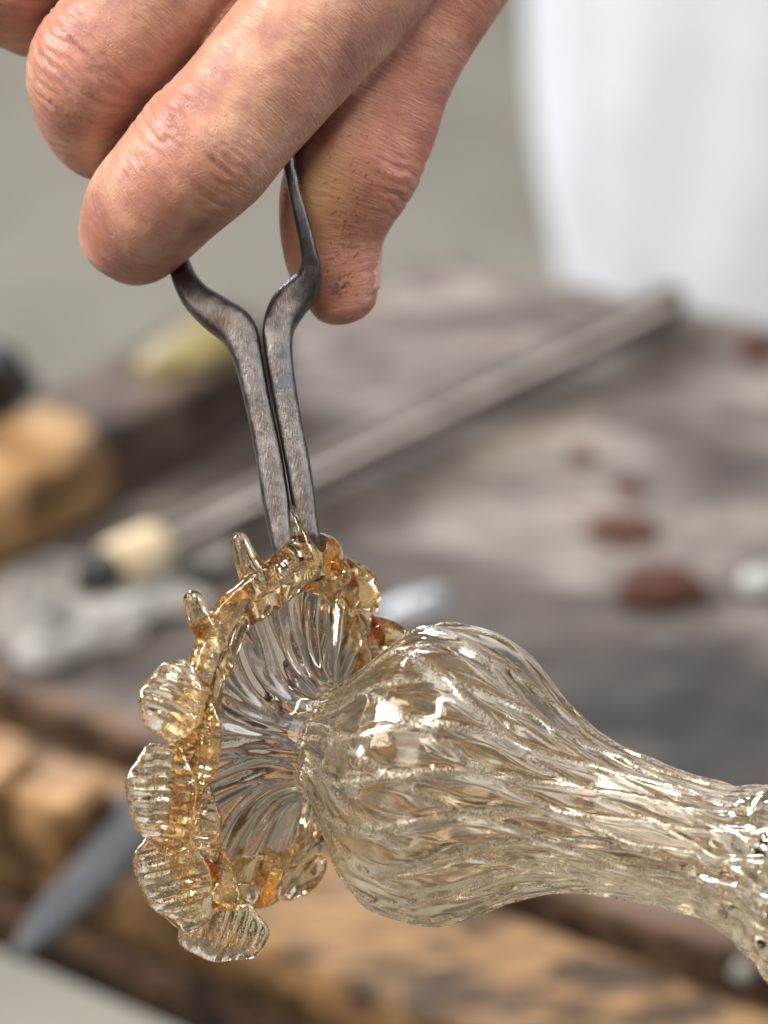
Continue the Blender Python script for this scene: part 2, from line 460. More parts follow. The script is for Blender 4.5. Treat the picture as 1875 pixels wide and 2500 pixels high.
ring = [i * NV for i in range(NU)] + [(NU - 1) * NV + j for j in range(1, NV)] + [i * NV + NV - 1 for i in range(NU - 2, -1, -1)] + [j for j in range(NV - 2, 0, -1)]
for k in range(len(ring)):
    a, b = ring[k], ring[(k + 1) % len(ring)]
    Fb.append((a, nb + a, nb + b, b))
mk('bench_top', Vb, Fb, M['bench'], bench, attrs={'dark_zone': np.concatenate([dark_zone, dark_zone])})
# front planks with a dark joint between them
def line(y0, k, x): return on_plane(x, y0 + k * x)
def plank(y0, k0, y1, k1, mat, zt, th, name='plank'):
    a, b, c, d = line(y1, k1, -500), line(y1, k1, 2700), line(y0, k0, 2700), line(y0, k0, -500)
    NP = 80; MP = 14
    P = []
    for i in range(NP):
        for j in range(MP):
            t = j / (MP - 1)
            p = lerp(lerp(a, b, i / (NP - 1)), lerp(d, c, i / (NP - 1)), t)
            e = min(t, 1 - t)
            p = p + np.array([0, 0, zt - BENCH_Z - (0.0030 * max(0, 1 - e / 0.10) ** 2)])
            P.append(p)
    P = np.array(P); P[:, 2] += 0.0011 * wob(P, 55, 5) + 0.0005 * wob(P, 300, 2)
    Q = P.copy(); Q[:, 2] = zt - th
    nn = NP * MP; Fp = grid_faces(NP, MP, closed_v=False)
    Fp = [tuple(reversed(f)) if False else f for f in Fp]
    Fall = Fp + [tuple(nn + q for q in reversed(f)) for f in Fp]
    rg = [i * MP for i in range(NP)] + [(NP - 1) * MP + j for j in range(1, MP)] + [i * MP + MP - 1 for i in range(NP - 2, -1, -1)] + [j for j in range(MP - 2, 0, -1)]
    for k in range(len(rg)):
        x, y = rg[k], rg[(k + 1) % len(rg)]
        Fall.append((x, y, nn + y, nn + x))
    return mk(name, np.vstack([P, Q]), Fall, mat, bench)
plank(1660, 0.36, 1716, 0.365, M['plank_dark'], BENCH_Z + 0.004, 0.03)
plank(1772, 0.370, 2050, 0.43, M['plank'], BENCH_Z + 0.002, 0.017)
plank(1690, 0.36, 1850, 0.375, M['black'], BENCH_Z - 0.018, 0.010, 'gap_backing')  # black strip added under the gap to keep the joint dark
plank(1900, 0.405, 2046, 0.43, M['shaded_face'], BENCH_Z - 0.0155, 0.016, 'shaded_face')  # strip added as the plank's side face, its shade in the wood colour
# legs
for (x, y) in ((-560, 1420), (2560, 2480), (1150, 800), (2400, 1150)):
    p = on_plane(x, y); a = math.radians(35)
    ax = np.array([math.cos(a), -math.sin(a), 0]); ay = np.array([math.sin(a), math.cos(a), 0])
    q = np.array([p[0], p[1], (BENCH_Z - THK) / 2 - 0.001])
    Vx, Fx = box(q, ax, ay, np.array([0, 0, 1.0]), 0.03, 0.03, (BENCH_Z - THK) / 2 - 0.002, 0.003)
    mk('leg', Vx, Fx, M['brown_wood'], bench, smooth=False)

# ------------------------------------------------------------------ pipe lying across the bench
pa = on_plane(262, 1392, BENCH_Z + 0.0085); pb = on_plane(1628, 742, BENCH_Z + 0.0075)
pipe = thing('blowpipe', [pa[0], pa[1], BENCH_Z], 'long straight metal pipe with a pale collar lying across the workbench', 'pipe')
dirp = (pb - pa) / np.linalg.norm(pb - pa); L = np.linalg.norm(pb - pa)
def rows(ts, rs): return [[*(pa + dirp * t), r, r] for t, r in zip(ts, rs)]
Vx, Fx, _ = sweep(rows([0.012, 0.05, L * 0.5, L], [0.0046, 0.0046, 0.0049, 0.0052]), 30, 24, [0, 0, 1])
mk('shaft', Vx, Fx, M['pipe'], pipe)
Vx, Fx, _ = sweep(rows([0.001, 0.003, 0.014, 0.0165], [0.0054, 0.0062, 0.0061, 0.0052]), 16, 24, [0, 0, 1], round_caps=False)
mk('collar', Vx, Fx, M['collar'], pipe)
Vx, Fx, _ = sweep(rows([-0.0075, -0.006, 0.0, 0.0014], [0.0030, 0.0044, 0.0052, 0.0050]), 12, 24, [0, 0, 1], round_caps=False)
mk('mouthpiece', Vx, Fx, M['black'], pipe)

# ------------------------------------------------------------------ wooden tool at the left edge of the bench
def bench_pt(x, y, h=0.0): return on_plane(x, y, BENCH_Z + h)
p0, p1, p3 = bench_pt(-260, 1330, 0.013), bench_pt(160, 1120, 0.013), bench_pt(585, 862, 0.012)
tool = thing('timber', [p0[0], p0[1], BENCH_Z], 'dark squared timber with a worn orange end lying along the left bench edge', 'timber')
ctrl = [[*p0, .0150, .0125], [*lerp(p0, p1, .5), .0150, .0125], [*p1, .0145, .0125]]
Vx, Fx, _ = sweep(ctrl, 24, 48, [0, 0, 1], expo=3.6); mk('worn_end', Vx, Fx, M['oak'], tool)
ctrl = [[*lerp(p0, p1, .90), .0140, .0118], [*lerp(p1, p3, .3), .0138, .0116], [*p3, .0130, .0105]]
Vx, Fx, _ = sweep(ctrl, 40, 48, [0, 0, 1], expo=7.0); mk('beam', Vx, Fx, M['brown_wood'], tool)
q0, q1 = bench_pt(360, 905, 0.0245), bench_pt(560, 800, 0.0235)
ctrl = [[*q0, .0050, .0022], [*lerp(q0, q1, .5), .0085, .0034], [*q1, .0068, .0028]]
Vx, Fx, _ = sweep(ctrl, 16, 20, [0, 0, 1]); mk('wax_patch', Vx, Fx, M['yellow'], tool)

# dark iron fitting at the far left
p = bench_pt(-30, 1000, 0.012)
fit = thing('iron_clamp', [p[0], p[1], BENCH_Z], 'black iron clamp at the left edge behind the orange timber end', 'clamp')
Vx, Fx, _ = sweep([[*bench_pt(-120, 1010, .012), .012, .010], [*bench_pt(-40, 1000, .014), .011, .012], [*bench_pt(20, 975, .012), .0075, .010]], 20, 24, [0, 0, 1], expo=3.2)
mk('jaw', Vx, Fx, M['black'], fit)
Vx, Fx, _ = sweep([[*bench_pt(-60, 985, .020), .007, .007], [*bench_pt(-30, 930, .032), .006, .006], [*bench_pt(-6, 900, .040), .0065, .0065]], 20, 20, [1, 0, 0], expo=2.4)
mk('screw', Vx, Fx, M['iron_dark'], fit)

# ------------------------------------------------------------------ crumpled scorched paper
def crumple(cx, cy, rx, ry, rot, h, name, mat, label, cat, seed, n=46):
    c = on_plane(cx, cy); k = FRAME_H / 2500 * 1.6 * 1e0
    Vv = []; top = []
    for i in range(n):
        for j in range(n):
            u, v = i / (n - 1) * 2 - 1, j / (n - 1) * 2 - 1
            e = max(abs(u), abs(v)); ang = math.atan2(v, u)
            rr = e * (1 + 0.16 * math.sin(3 * ang + seed) + 0.10 * math.sin(7 * ang + 2 * seed))
            x = math.cos(ang) * rr * rx * k; y = math.sin(ang) * rr * ry * k / sp
            xr = x * math.cos(rot) - y * math.sin(rot); yr = x * math.sin(rot) + y * math.cos(rot)
            Vv.append((c[0] + xr, c[1] + yr, 0)); top.append(1 - e ** 4)
    Vv = np.array(Vv); top = np.array(top)
    hh = np.abs(wob(Vv, 120, seed)) * 0.8 + np.abs(wob(Vv, 320, seed + 1)) * 0.4
    Vv[:, 2] = BENCH_Z + 0.0016 + h * (0.25 + hh) * (0.25 + 0.75 * top)
    bot = Vv.copy(); bot[:, 2] -= 0.0008
    nn = n * n; Fp = grid_faces(n, n, closed_v=False); Fp = [tuple(reversed(f)) for f in Fp]
    F = Fp + [tuple(nn + q for q in reversed(f)) for f in Fp]
    rg = [i * n for i in range(n)] + [(n - 1) * n + j for j in range(1, n)] + [i * n + n - 1 for i in range(n - 2, -1, -1)] + [j for j in range(n - 2, 0, -1)]
    for a in range(len(rg)):
        x, y = rg[a], rg[(a + 1) % len(rg)]; F.append((x, y, nn + y, nn + x))
    o = mk(name, np.vstack([Vv, bot]), F, mat)
    return tag(o, label, cat)
crumple(190, 1500, 250, 110, 0.35, 0.007, 'crumpled_paper', M['paper'], 'crumpled pale grey scorched paper lying on the bench, left of the ruffled glass', 'paper', 2)
crumple(420, 1370, 190, 40, 0.5, 0.006, 'ash_flake', M['paper'], 'narrow strip of pale ash just below the pipe collar', 'ash', 5, 30)

# ------------------------------------------------------------------ wooden block with notch on the front plank (lower left)
p = bench_pt(60, 1960, 0.012)
blk = thing('wooden_block', [p[0], p[1], BENCH_Z + 0.004], 'pale orange wooden block with a burnt notch at the left front of the bench', 'block')
a = math.atan2(-0.37 / sp, 1.0)
ax = np.array([math.cos(a), math.sin(a), 0]); ay = np.array([-math.sin(a), math.cos(a), 0]); az = np.array([0, 0, 1.0])
for (x, y, hx) in ((-60, 1908, 0.0125), (152, 1984, 0.0082)):
    q = bench_pt(x, y, 0.0125)
    Vx, Fx = box(q, ax, ay, az, hx, 0.0085, 0.0085, 0.0018); mk('cheek', Vx, Fx, M['oak'], blk, smooth=False)
q = bench_pt(50, 1952, 0.0075)
Vx, Fx = box(q, ax, ay, az, 0.022, 0.0100, 0.0040, 0.001); mk('base_board', Vx, Fx, M['brown_wood'], blk, smooth=False)

# ------------------------------------------------------------------ shears lying under the work
s0 = bench_pt(40, 2335, 0.016); s1 = bench_pt(290, 2070, 0.014); s2 = bench_pt(520, 1770, 0.010); s3 = bench_pt(800, 1590, 0.008); s4 = bench_pt(1070, 1468, 0.009)
sh = thing('shears', [s2[0], s2[1], BENCH_Z], 'dark steel shears with long pointed blade reaching past the bench front', 'shears')
Vx, Fx, _ = sweep([[*s0, .0020, .0009], [*lerp(s0, s1, .35), .0052, .0016], [*s1, .0066, .0022], [*s2, .0080, .0026]], 40, 20, [0, 0, 1], expo=2.8)
mk('blade', Vx, Fx, M['iron_dark'], sh)
Vx, Fx, _ = sweep([[*lerp(s1, s2, .8), .0066, .003], [*s2, .0078, .0034], [*s3, .0050, .0034], [*lerp(s3, s4, .5), .0042, .0036]], 30, 20, [0, 0, 1], expo=2.6)
mk('shank', Vx, Fx, M['iron_dark'], sh)
Vx, Fx, _ = sweep([[*lerp(s3, s4, .42), .0040, .0034], [*lerp(s3, s4, .75), .0058, .0044], [*s4, .0046, .0036]], 20, 20, [0, 0, 1])
mk('handle_tip', Vx, Fx, M['steel'], sh)
Vx, Fx, _ = sweep([[*(s2 + [0, 0, .000]), .0042, .0042], [*(s2 + [0, 0, .0065]), .0038, .0038]], 6, 20, [1, 0, 0])
mk('pivot', Vx, Fx, M['iron_dark'], sh)

# ------------------------------------------------------------------ lumps on the bench
def lump(x, y, r, h, mat, name, label, cat, seed, group=None):
    c = on_plane(x, y); n, m = 14, 28; Vv = []
    for i in range(n):
        ph = i / (n - 1) * math.pi / 2
        for j in range(m):
            th = j / m * 2 * math.pi
            k = 1 + 0.12 * math.sin(2 * th + seed) + 0.08 * math.sin(5 * th + 2 * seed)
            rr = r * k * math.cos(ph) ** 0.7 if i < n - 1 else r * 0.01
            Vv.append((c[0] + rr * math.cos(th), c[1] + rr * math.sin(th), BENCH_Z + 0.0012 + h * math.sin(ph)))
    Vv = np.array(Vv); Vv[m:, 2] += h * 0.22 * wob(Vv[m:], 900, seed); 
    F = grid_faces(n, m) + [tuple(range((n - 1) * m, n * m)), tuple(reversed(range(m)))]
    return tag(mk(name, Vv, F, mat), label, cat, group)
lump(1612, 1455, 0.0098, 0.0050, M['rust'], 'rusty_lump', 'larger rust brown lump on the grey bench top, nearest the glass', 'lump', 1)
lump(1522, 1302, 0.0080, 0.0016, M['rust'], 'rusty_lump', 'flat reddish brown rust patch above the larger lump', 'lump', 2)
lump(1530, 1200, 0.0038, 0.0013, M['rust'], 'rusty_lump', 'small brown crumb just above the reddish rust patch', 'lump', 3)
lump(1420, 1125, 0.0040, 0.0012, M['rust'], 'rusty_lump', 'small rust crumb midway between the pipe and the rust patch', 'lump', 4)
lump(1845, 860, 0.0056, 0.0030, M['rust'], 'rusty_lump', 'orange brown lump at the right edge below the white shirt', 'lump', 6)
lump(1868, 1430, 0.0062, 0.0024, M['glass_chip'], 'glass_chip', 'pale greenish glass chip at the right edge of the bench', 'glass chip', 7)
lump(1815, 2395, 0.0024, 0.0035, M['glass_chip'], 'glass_bead', 'small pale bead on the front plank beside the dark joint', 'bead', 8)

# ------------------------------------------------------------------ person in a white shirt behind the bench
k = FRAME_H / 2500
depth = 1.98
edge = CAM + (RIGHT * ((1325 - 937.5) * k) + UP * (-(480 - 1250) * k) - BACK * D) * depth
cxp, cyp = edge[0] + 0.178, edge[1] + 0.05
person = thing('person', [cxp, cyp, 0.0], 'person in a loose white shirt standing behind the workbench, cut by the frame', 'person')
def column(zs, ws, ds, name, mat, folds, n=70, m=160):
    C, _ = spline([[0, 0, z, w, d] for z, w, d in zip(zs, ws, ds)], n)
    Vv = []
    for i in range(n):
        z, w, d = C[i, 2], C[i, 3], C[i, 4]
        for j in range(m):
            th = j / m * 2 * math.pi
            f = 1 + folds * (0.9 * math.sin(11 * th + 24 * z + 1.2) + 0.25 * math.sin(23 * th - 22 * z) + 0.5 * math.sin(5 * th + 19 * z + 2))
            Vv.append((cxp + w * f * math.cos(th), cyp + d * f * math.sin(th), z))
    F = grid_faces(n, m) + [tuple(reversed(range(m))), tuple(range((n - 1) * m, n * m))]
    return mk(name, Vv, F, mat, person)
column([0.42, 0.58, 0.65, 0.70, 0.78, 1.05, 1.25, 1.42, 1.50], [.158, .169, .177, .180, .182, .188, .20, .17, .07], [.11, .115, .12, .124, .126, .12, .125, .10, .06], 'shirt', M['white_cloth'], 0.022)
column([0.0, 0.2, 0.4, 0.50], [.12, .13, .16, .16], [.085, .09, .105, .105], 'trousers', M['trousers'], 0.01, 30, 80)

# ================================================================== tongs
tongs = thing('tongs', pt(640, 1190, 0), 'dark iron tongs gripping the hot rim of the ruffled glass', 'tongs')
hz = cdir(0, 0, 1)
def arm(rows_, n=110):
    lean = lambda y: -9.5 * min(1.0, max(0.0, (1190 - y) / 530.0))
    ctrl = [[*pt(x, y, z + lean(y)), w * 1.08e-3, h * 1e-3] for x, y, z, w, h in rows_]
    return sweep(ctrl, n, 40, hz, expo=3.0)
# left arm: px, py, z, half width in the picture, half depth
Vx, Fx, _ = arm([(612, 1196, 1.0, 1.45, 2.6), (597, 1090, 1.0, 1.95, 2.7), (580, 980, 1.0, 1.95, 2.7), (557, 870, 1.0, 1.9, 2.7), (536, 775, 1.0, 2.2, 2.8), (512, 712, 0.6, 2.9, 3.0),
                 (468, 678, 0, 2.75, 3.0), (430, 648, -1, 2.3, 2.9), (404, 612, -3, 1.9, 2.8), (388, 570, -6, 1.6, 2.8), (372, 500, -9, 1.3, 3.2), (368, 380, -12, 1.1, 3.6), (400, 200, -14, 1.0, 4.0), (470, 0, -16, 1.0, 4.2), (560, -180, -17, 1.0, 4.4)])
mk('arm', Vx, Fx, M['iron'], tongs)
Vx, Fx, _ = arm([(672, 1172, 0.6, 1.45, 2.6), (657, 1090, 0.8, 1.75, 2.7), (640, 985, 1.0, 1.85, 2.7), (620, 880, 1.0, 1.85, 2.7), (604, 780, 1.0, 2.0, 2.8), (601, 712, 0.8, 2.35, 3.0),
                 (622, 662, 0.6, 2.7, 3.0), (652, 626, 0.4, 2.5, 2.9), (671, 585, 1.0, 1.7, 2.8), (664, 530, 2.0, 1.25, 2.6), (648, 460, 2.5, 1.1, 2.6), (632, 390, 2.0, 0.95, 2.6), (622, 320, 0.5, 0.95, 2.8), (624, 200, -5, 1.0, 3.4), (640, 0, -12, 1.0, 4.0), (660, -180, -17, 1.0, 4.4)])
mk('arm', Vx, Fx, M['iron'], tongs)
Vx, Fx, _ = arm([(559, -178, -17, 1.0, 4.4), (585, -240, -17, 1.1, 4.6), (625, -268, -17, 1.15, 4.8), (655, -235, -17, 1.1, 4.6), (661, -178, -17, 1.0, 4.4)], 40)
mk('spring_bow', Vx, Fx, M['iron'], tongs)

# ================================================================== hand
hand = thing('person', pt(760, -100, -5), 'bare right hand of a glassworker pinching the iron tongs', 'hand')
HZ = -9.5      # the tongs lean back from the glass, the hand with them
# rows: px, py, z mm, half width mm, half height mm ; dorsal direction
FING = dict(
    index=dict(rows=[(1010, -390, -16, 14, 13), (862, -165, -3, 12.6, 12.6), (735, -15, 4, 11.8, 11.6), (610, 130, 7.5, 11.2, 10.8), (512, 245, 9, 10.8, 10.3), (440, 325, 9, 11.1, 10.5),
                     (362, 405, 5.5, 10.3, 9.9), (306, 466, 0, 9.9, 9.4), (296, 490, -8, 9.2, 8.8), (322, 488, -17, 8.4, 8.0), (352, 484, -24, 6.8, 6.4)], dors=(-0.35, 0.25, 0.9), knuck=5, dip=7),
    middle=dict(rows=[(780, -640, -26, 14, 13), (625, -405, -13, 12.6, 12.6), (518, -242, -5, 12.2, 11.8), (403, -84, -1, 11.7, 11.2), (296, 48, 0.5, 11.1, 10.7), (212, 142, 0, 10.5, 10.4),
                      (200, 215, -7, 9.8, 9.6), (226, 262, -15, 9.4, 9.0), (285, 290, -23, 8.6, 8.2), (352, 310, -29, 7.2, 6.8)], dors=(-0.45, 0.2, 0.87), knuck=5, dip=7),
    ring=dict(rows=[(560, -840, -34, 13, 12), (402, -600, -20, 11.8, 11.8), (290, -445, -12, 11, 11), (180, -290, -8, 10.4, 10.2), (90, -160, -7, 10.2, 10), (38, -70, -8, 10, 9.8),
                    (42, -20, -15, 9.2, 9.0), (90, 8, -23, 8.8, 8.4), (160, 20, -29, 7.8, 7.4), (220, 30, -33, 6.8, 6.4)], dors=(-0.5, 0.2, 0.85), knuck=5, dip=7),
    little=dict(rows=[(380, -1000, -42, 12, 11), (205, -765, -29, 10.2, 10.2), (110, -620, -22, 9.4, 9.2), (10, -450, -18, 9.0, 8.8), (-45, -350, -18, 8.8, 8.6), (-40, -290, -25, 8.0, 7.8),
                      (10, -265, -32, 7.4, 7), (80, -250, -36, 6.2, 6)], dors=(-0.55, 0.2, 0.82), knuck=4, dip=5),
    thumb=dict(rows=[(1180, -720, -34, 17, 17), (1080, -420, -22, 16, 16), (985, -160, -12, 13.5, 13.5), (893, 40, -7, 9.4, 11), (842, 165, -6, 7.9, 10), (806, 262, -6, 8.6, 10.2), (768, 345, -6, 9.6, 10.2), (732, 430, -6.5, 8.6, 9.6),
                     (718, 510, -7, 6.9, 8.4), (724, 580, -7, 5.6, 7.4), (740, 640, -7, 4.5, 6.0)], dors=(0.85, 0.1, -0.25), knuck=6, dip=9),
)
allV, allF, base = [], [], 0
info = {}
for nm, fd in FING.items():
    ctrl = [[*pt(x, y, z + HZ), w * 1e-3, h * 1e-3] for x, y, z, w, h in fd['rows']]
    Vx, Fx, inf = sweep(ctrl, 120, 48, cdir(*fd['dors']), expo=2.25)
    # arc position of the knuckle
    P0 = pt(*(np.array(fd['rows'][fd['knuck']][:3]) + [0, 0, HZ])); inf['ks'] = inf['u'][np.argmin(((inf['P'] - P0) ** 2).sum(1))]
    P1 = pt(*(np.array(fd['rows'][fd['dip']][:3]) + [0, 0, HZ])); inf['ds'] = inf['u'][np.argmin(((inf['P'] - P1) ** 2).sum(1))]
    info[nm] = inf
    allV.append(Vx); allF += [tuple(i + base for i in f) for f in Fx]; base += len(Vx)
# metacarpals, palm and wrist
for rows_ in ([(900, -230, -6, 13, 13), (1130, -620, -30, 17, 15), (1330, -1000, -48, 22, 19)], [(650, -450, -15, 13, 13), (980, -800, -38, 18, 15), (1300, -1100, -52, 22, 19)],
              [(430, -650, -22, 12, 12), (800, -900, -45, 17, 15), (1280, -1180, -58, 22, 19)], [(250, -820, -32, 11, 11), (700, -1020, -52, 16, 14), (1260, -1250, -62, 20, 19)],
              [(1000, -500, -32, 20, 16), (1100, -760, -45, 24, 18), (1300, -1100, -55, 27, 21), (1600, -1560, -70, 31, 25), (1950, -2050, -85, 36, 31)]):
    ctrl = [[*pt(x, y, z + HZ), w * 1e-3, h * 1e-3] for x, y, z, w, h in rows_]
    Vx, Fx, inf = sweep(ctrl, 60, 40, hz, expo=2.3)
    allV.append(Vx); allF += [tuple(i + base for i in f) for f in Fx]; base += len(Vx)
tmp = bpy.data.meshes.new('tmp'); tmp.from_pydata(np.vstack(allV).tolist(), [], allF); tmp.update()
to = bpy.data.objects.new('tmp', tmp); col.objects.link(to)
md = to.modifiers.new('r', 'REMESH'); md.mode = 'VOXEL'; md.voxel_size = 0.00048; md.adaptivity = 0
ms = to.modifiers.new('s', 'SMOOTH'); ms.factor = 0.5; ms.iterations = 5
dg = bpy.context.evaluated_depsgraph_get(); ev = to.evaluated_get(dg); em = ev.to_mesh()
nv = len(em.vertices); HV = np.empty(nv * 3); em.vertices.foreach_get('co', HV); HV = HV.reshape(-1, 3)
HN = np.empty(nv * 3); em.vertices.foreach_get('normal', HN); HN = HN.reshape(-1, 3)
HF = [tuple(p.vertices) for p in em.polygons]
ev.to_mesh_clear(); bpy.data.objects.remove(to); bpy.data.meshes.remove(tmp)
# finger coordinates of every vertex
best = np.full(nv, 1e9); fu = np.zeros((nv, 3)); dk = np.full(nv, 1e9); dd = np.full(nv, 1e9); dorsal = np.zeros(nv); fid = np.zeros(nv, int)
for fi, (nm, inf) in enumerate(info.items()):
    P, T, N, S, u = inf['P'], inf['T'], inf['N'], inf['S'], inf['u']
    r = (inf['w'] + inf['h']) / 2
    for c0 in range(0, nv, 20000):
        sl = slice(c0, min(nv, c0 + 20000)); X = HV[sl]
        d2 = ((X[:, None, :] - P[None, ::2]) ** 2).sum(2); k_ = d2.argmin(1) * 2
        d = np.sqrt(d2.min(1)) - r[k_]
        q = X - P[k_]; su = u[k_] + (q * T[k_]).sum(1)
        an = (q * N[k_]).sum(1); as_ = (q * S[k_]).sum(1); th = np.arctan2(as_, an)
        m_ = d < best[sl]; ii = np.where(m_)[0] + c0
        best[ii] = d[m_]; fid[ii] = fi
        fu[ii, 0] = su[m_] * 1e3; fu[ii, 1] = (th * r[k_])[m_] * 1e3; fu[ii, 2] = fi * 37.0
        dk[ii] = (su[m_] - inf['ks']) * 1e3; dd[ii] = (su[m_] - inf['ds']) * 1e3; dorsal[ii] = np.cos(th)[m_]
ds = np.clip((dorsal + 0.15) / 0.7, 0, 1)
warp = 1.5 * wob(HV, 190, 4) + 0.35 * wob(HV, 700, 6)
disp = np.zeros(nv)
for o, a, w in ((-6.8, .10, .7), (-4.0, .34, .6), (-2.2, .62, .6), (0.2, .28, .5), (2.0, .70, .6), (3.8, .38, .55), (6.4, .2, .7)):
    disp -= a * np.exp(-((dk - o + warp * 0.9) / w) ** 2) * ds * (0.75 + 0.5 * wob(HV, 330, 8))
disp += 0.55 * np.exp(-(dk / 6.0) ** 2) * ds                         # knuckle swelling
for o, a, w in ((-1.4, .16, .5), (0.4, .2, .5), (2.0, .14, .5)):
    disp -= a * np.exp(-((dd - o + warp) / w) ** 2) * ds
disp += 0.16 * wob(HV, 160, 9) + 0.05 * wob(HV, 900, 12)
# long soft folds of skin along the back of the fingers
disp += 0.05 * np.sin(fu[:, 0] * 2.6 + warp * 5) * ds * np.clip(wob(HV, 120, 14) + 0.4, 0, 1)
HV = HV + HN * (disp * 0.64e-3)[:, None]
red = 0.55 * np.exp(-(dk / 7.0) ** 2) * ds
thumb_i = list(info).index('thumb')
red = np.where(fid == thumb_i, 0.45 + 0.35 * wob(HV, 110, 2) - 0.30 * np.exp(-((HV - pt(700, 380, 2 + HZ)) ** 2).sum(1) / 0.006 ** 2), red)
red = np.where((fid == 0) & (dd > -2), np.maximum(red, 0.45), red)
red = np.clip(red + 0.20 * wob(HV, 75, 21), 0, 1)
sallow = np.exp(-(((HV - pt(690, 400, HZ)) @ RIGHT) ** 2 + 0.45 * ((HV - pt(690, 400, HZ)) @ UP) ** 2) / 0.0055 ** 2) * (fid == thumb_i)
dirt = np.zeros(nv)
for x, y, rr_, a_ in ((738, 612, 1.3, 1.0), (726, 628, 0.9, 0.9), (752, 596, 0.8, 0.8), (760, 480, 2.6, 0.35), (745, 540, 2.2, 0.35), (800, 628, 1.0, 0.7), (500, 330, 3.0, 0.25), (150, 250, 4.0, 0.3), (250, 560, 3.0, 0.25)):
    q = pt(x, y, HZ) ; dx_ = (HV - q) @ RIGHT; dy_ = (HV - q) @ UP
    dirt = np.maximum(dirt, a_ * np.exp(-(dx_ ** 2 + dy_ ** 2) / (rr_ * 1e-3) ** 2))
mk('hand', HV, HF, M['skin'], hand, attrs={'finger_uv': fu, 'skin_red': red, 'dirt': dirt, 'sallow': sallow})
# thumb nail, seen almost edge on
inf = info['thumb']; n1, n2 = 14, 12
Vn = []
Lt = inf['u'][-1]
def at_u(arr, x): return np.array([np.interp(x, inf['u'], arr[:, k_]) for k_ in range(3)])
for i in range(n1):
    s = Lt - 0.0072 + 0.0076 * i / (n1 - 1); x = min(s, Lt); ex = max(0, s - Lt)
    P_, N_, S_, T_ = at_u(inf['P'], x), at_u(inf['N'], x), at_u(inf['S'], x), at_u(inf['T'], x)
    hh_ = np.interp(x, inf['u'], inf['h']); ww_ = np.interp(x, inf['u'], inf['w'])
    for j in range(n2):
        th = (j / (n2 - 1) - 0.5) * 1.7
        Vn.append(P_ + T_ * ex + N_ * (math.cos(th) * hh_ * 0.97) + S_ * (math.sin(th) * ww_ * 0.97))
Vn = np.array(Vn); Nn = np.repeat(inf['N'][-1][None], len(Vn), 0)
top = Vn + Nn * 0.0005; bot = Vn - Nn * 0.0004; nn = n1 * n2
Fp = grid_faces(n1, n2, closed_v=False); Fn = Fp + [tuple(nn + q for q in reversed(f)) for f in Fp]
rg = [i * n2 for i in range(n1)] + [(n1 - 1) * n2 + j for j in range(1, n2)] + [i * n2 + n2 - 1 for i in range(n1 - 2, -1, -1)] + [j for j in range(n2 - 2, 0, -1)]
for a_ in range(len(rg)):
    x, y = rg[a_], rg[(a_ + 1) % len(rg)]; Fn.append((x, y, nn + y, nn + x))
mk('nail', np.vstack([top, bot]), Fn, M['nail'], hand)
# short dark hairs on the side of the thumb that faces us
cand = np.where((fid == thumb_i) & (HN @ hz > 0.55))[0]
cx_, cy_ = 829.5 + ((HV[cand] - FOCUS) @ RIGHT) / K, 1106 - ((HV[cand] - FOCUS) @ UP) / K
line_x = 752 - (cy_ - 440) * 0.07
pr = np.exp(-((cx_ - line_x) / 26) ** 2) * ((cy_ > 385) & (cy_ < 640))
pr2 = 0.25 * np.exp(-((cx_ - 790) / 50) ** 2) * ((cy_ > 250) & (cy_ < 420))
pr = pr + pr2; pick = rng.choice(cand, 60, replace=False, p=pr / pr.sum())
Vh, Fh = [], []
for v in pick:
    p = HV[v] + HN[v] * 0.00002; d = cdir(-0.55 + 0.4 * rng.normal(), -0.75 + 0.35 * rng.normal(), 0); d = d - HN[v] * (d @ HN[v]); d /= np.linalg.norm(d)
    s_ = np.cross(d, HN[v]); L_ = rng.uniform(0.0004, 0.0011); w_ = rng.uniform(0.00003, 0.00005)
    b = len(Vh)
    for t_, ww in ((0, 1), (0.5, 0.8), (1, 0.15)):
        c_ = p + d * L_ * t_ + HN[v] * (L_ * 0.18 * t_)
        for aa in range(3):
            Vh.append(c_ + (s_ * math.cos(aa * 2.094) + HN[v] * math.sin(aa * 2.094)) * w_ * ww)
    for i in range(2):
        for j in range(3): Fh.append((b + i * 3 + j, b + i * 3 + (j + 1) % 3, b + i * 3 + 3 + (j + 1) % 3, b + i * 3 + 3 + j))
tag(mk('hair', np.array(Vh), Fh, M['hair'], hand), kind='stuff')

# ================================================================== glass
TB, TF, ROLL = math.radians(18), math.radians(30), math.radians(15)
vessel = thing('glass_vessel', pt(760, 1640, 0), 'hot blown glass vessel with ribbed champagne body and amber ruffled rim', 'glass vessel')
def frame(tilt):
    a = cdir(math.cos(ROLL) * math.cos(tilt), -math.sin(ROLL) * math.cos(tilt), math.sin(tilt))
    n_ = cdir(math.sin(ROLL), math.cos(ROLL), 0)
    e2 = np.cross(a, n_); e2 /= np.linalg.norm(e2)
    if e2 @ hz < 0: e2 = -e2
    return a, n_, e2
aB, nB, eB = frame(TB)
aF, nF, eF = frame(TF); cf = math.cos(TF); cb = math.cos(TB)
OV = pt(698, 1602, 1); OF = OV
prof = [(-92, 348), (-87, 322), (-79, 282), (-69, 236), (-56, 190), (-40, 156), (-20, 135), (0, 127), (16, 131), (32, 147), (52, 174), (77, 206), (125, 268), (165, 302), (200, 316), (245, 325), (290, 325), (340, 311), (400, 277), (455, 237), (521, 195), (615, 163), (710, 150), (800, 142), (870, 146), (950, 172), (1010, 208), (1062, 246), (1150, 275), (1250, 280)]
NO = 330
C, su = spline([[u_ / (cf if u_ < 0 else cb) * K, r_ * K, 0] for u_, r_ in prof], NO)
tt, rr = C[:, 0], C[:, 1]
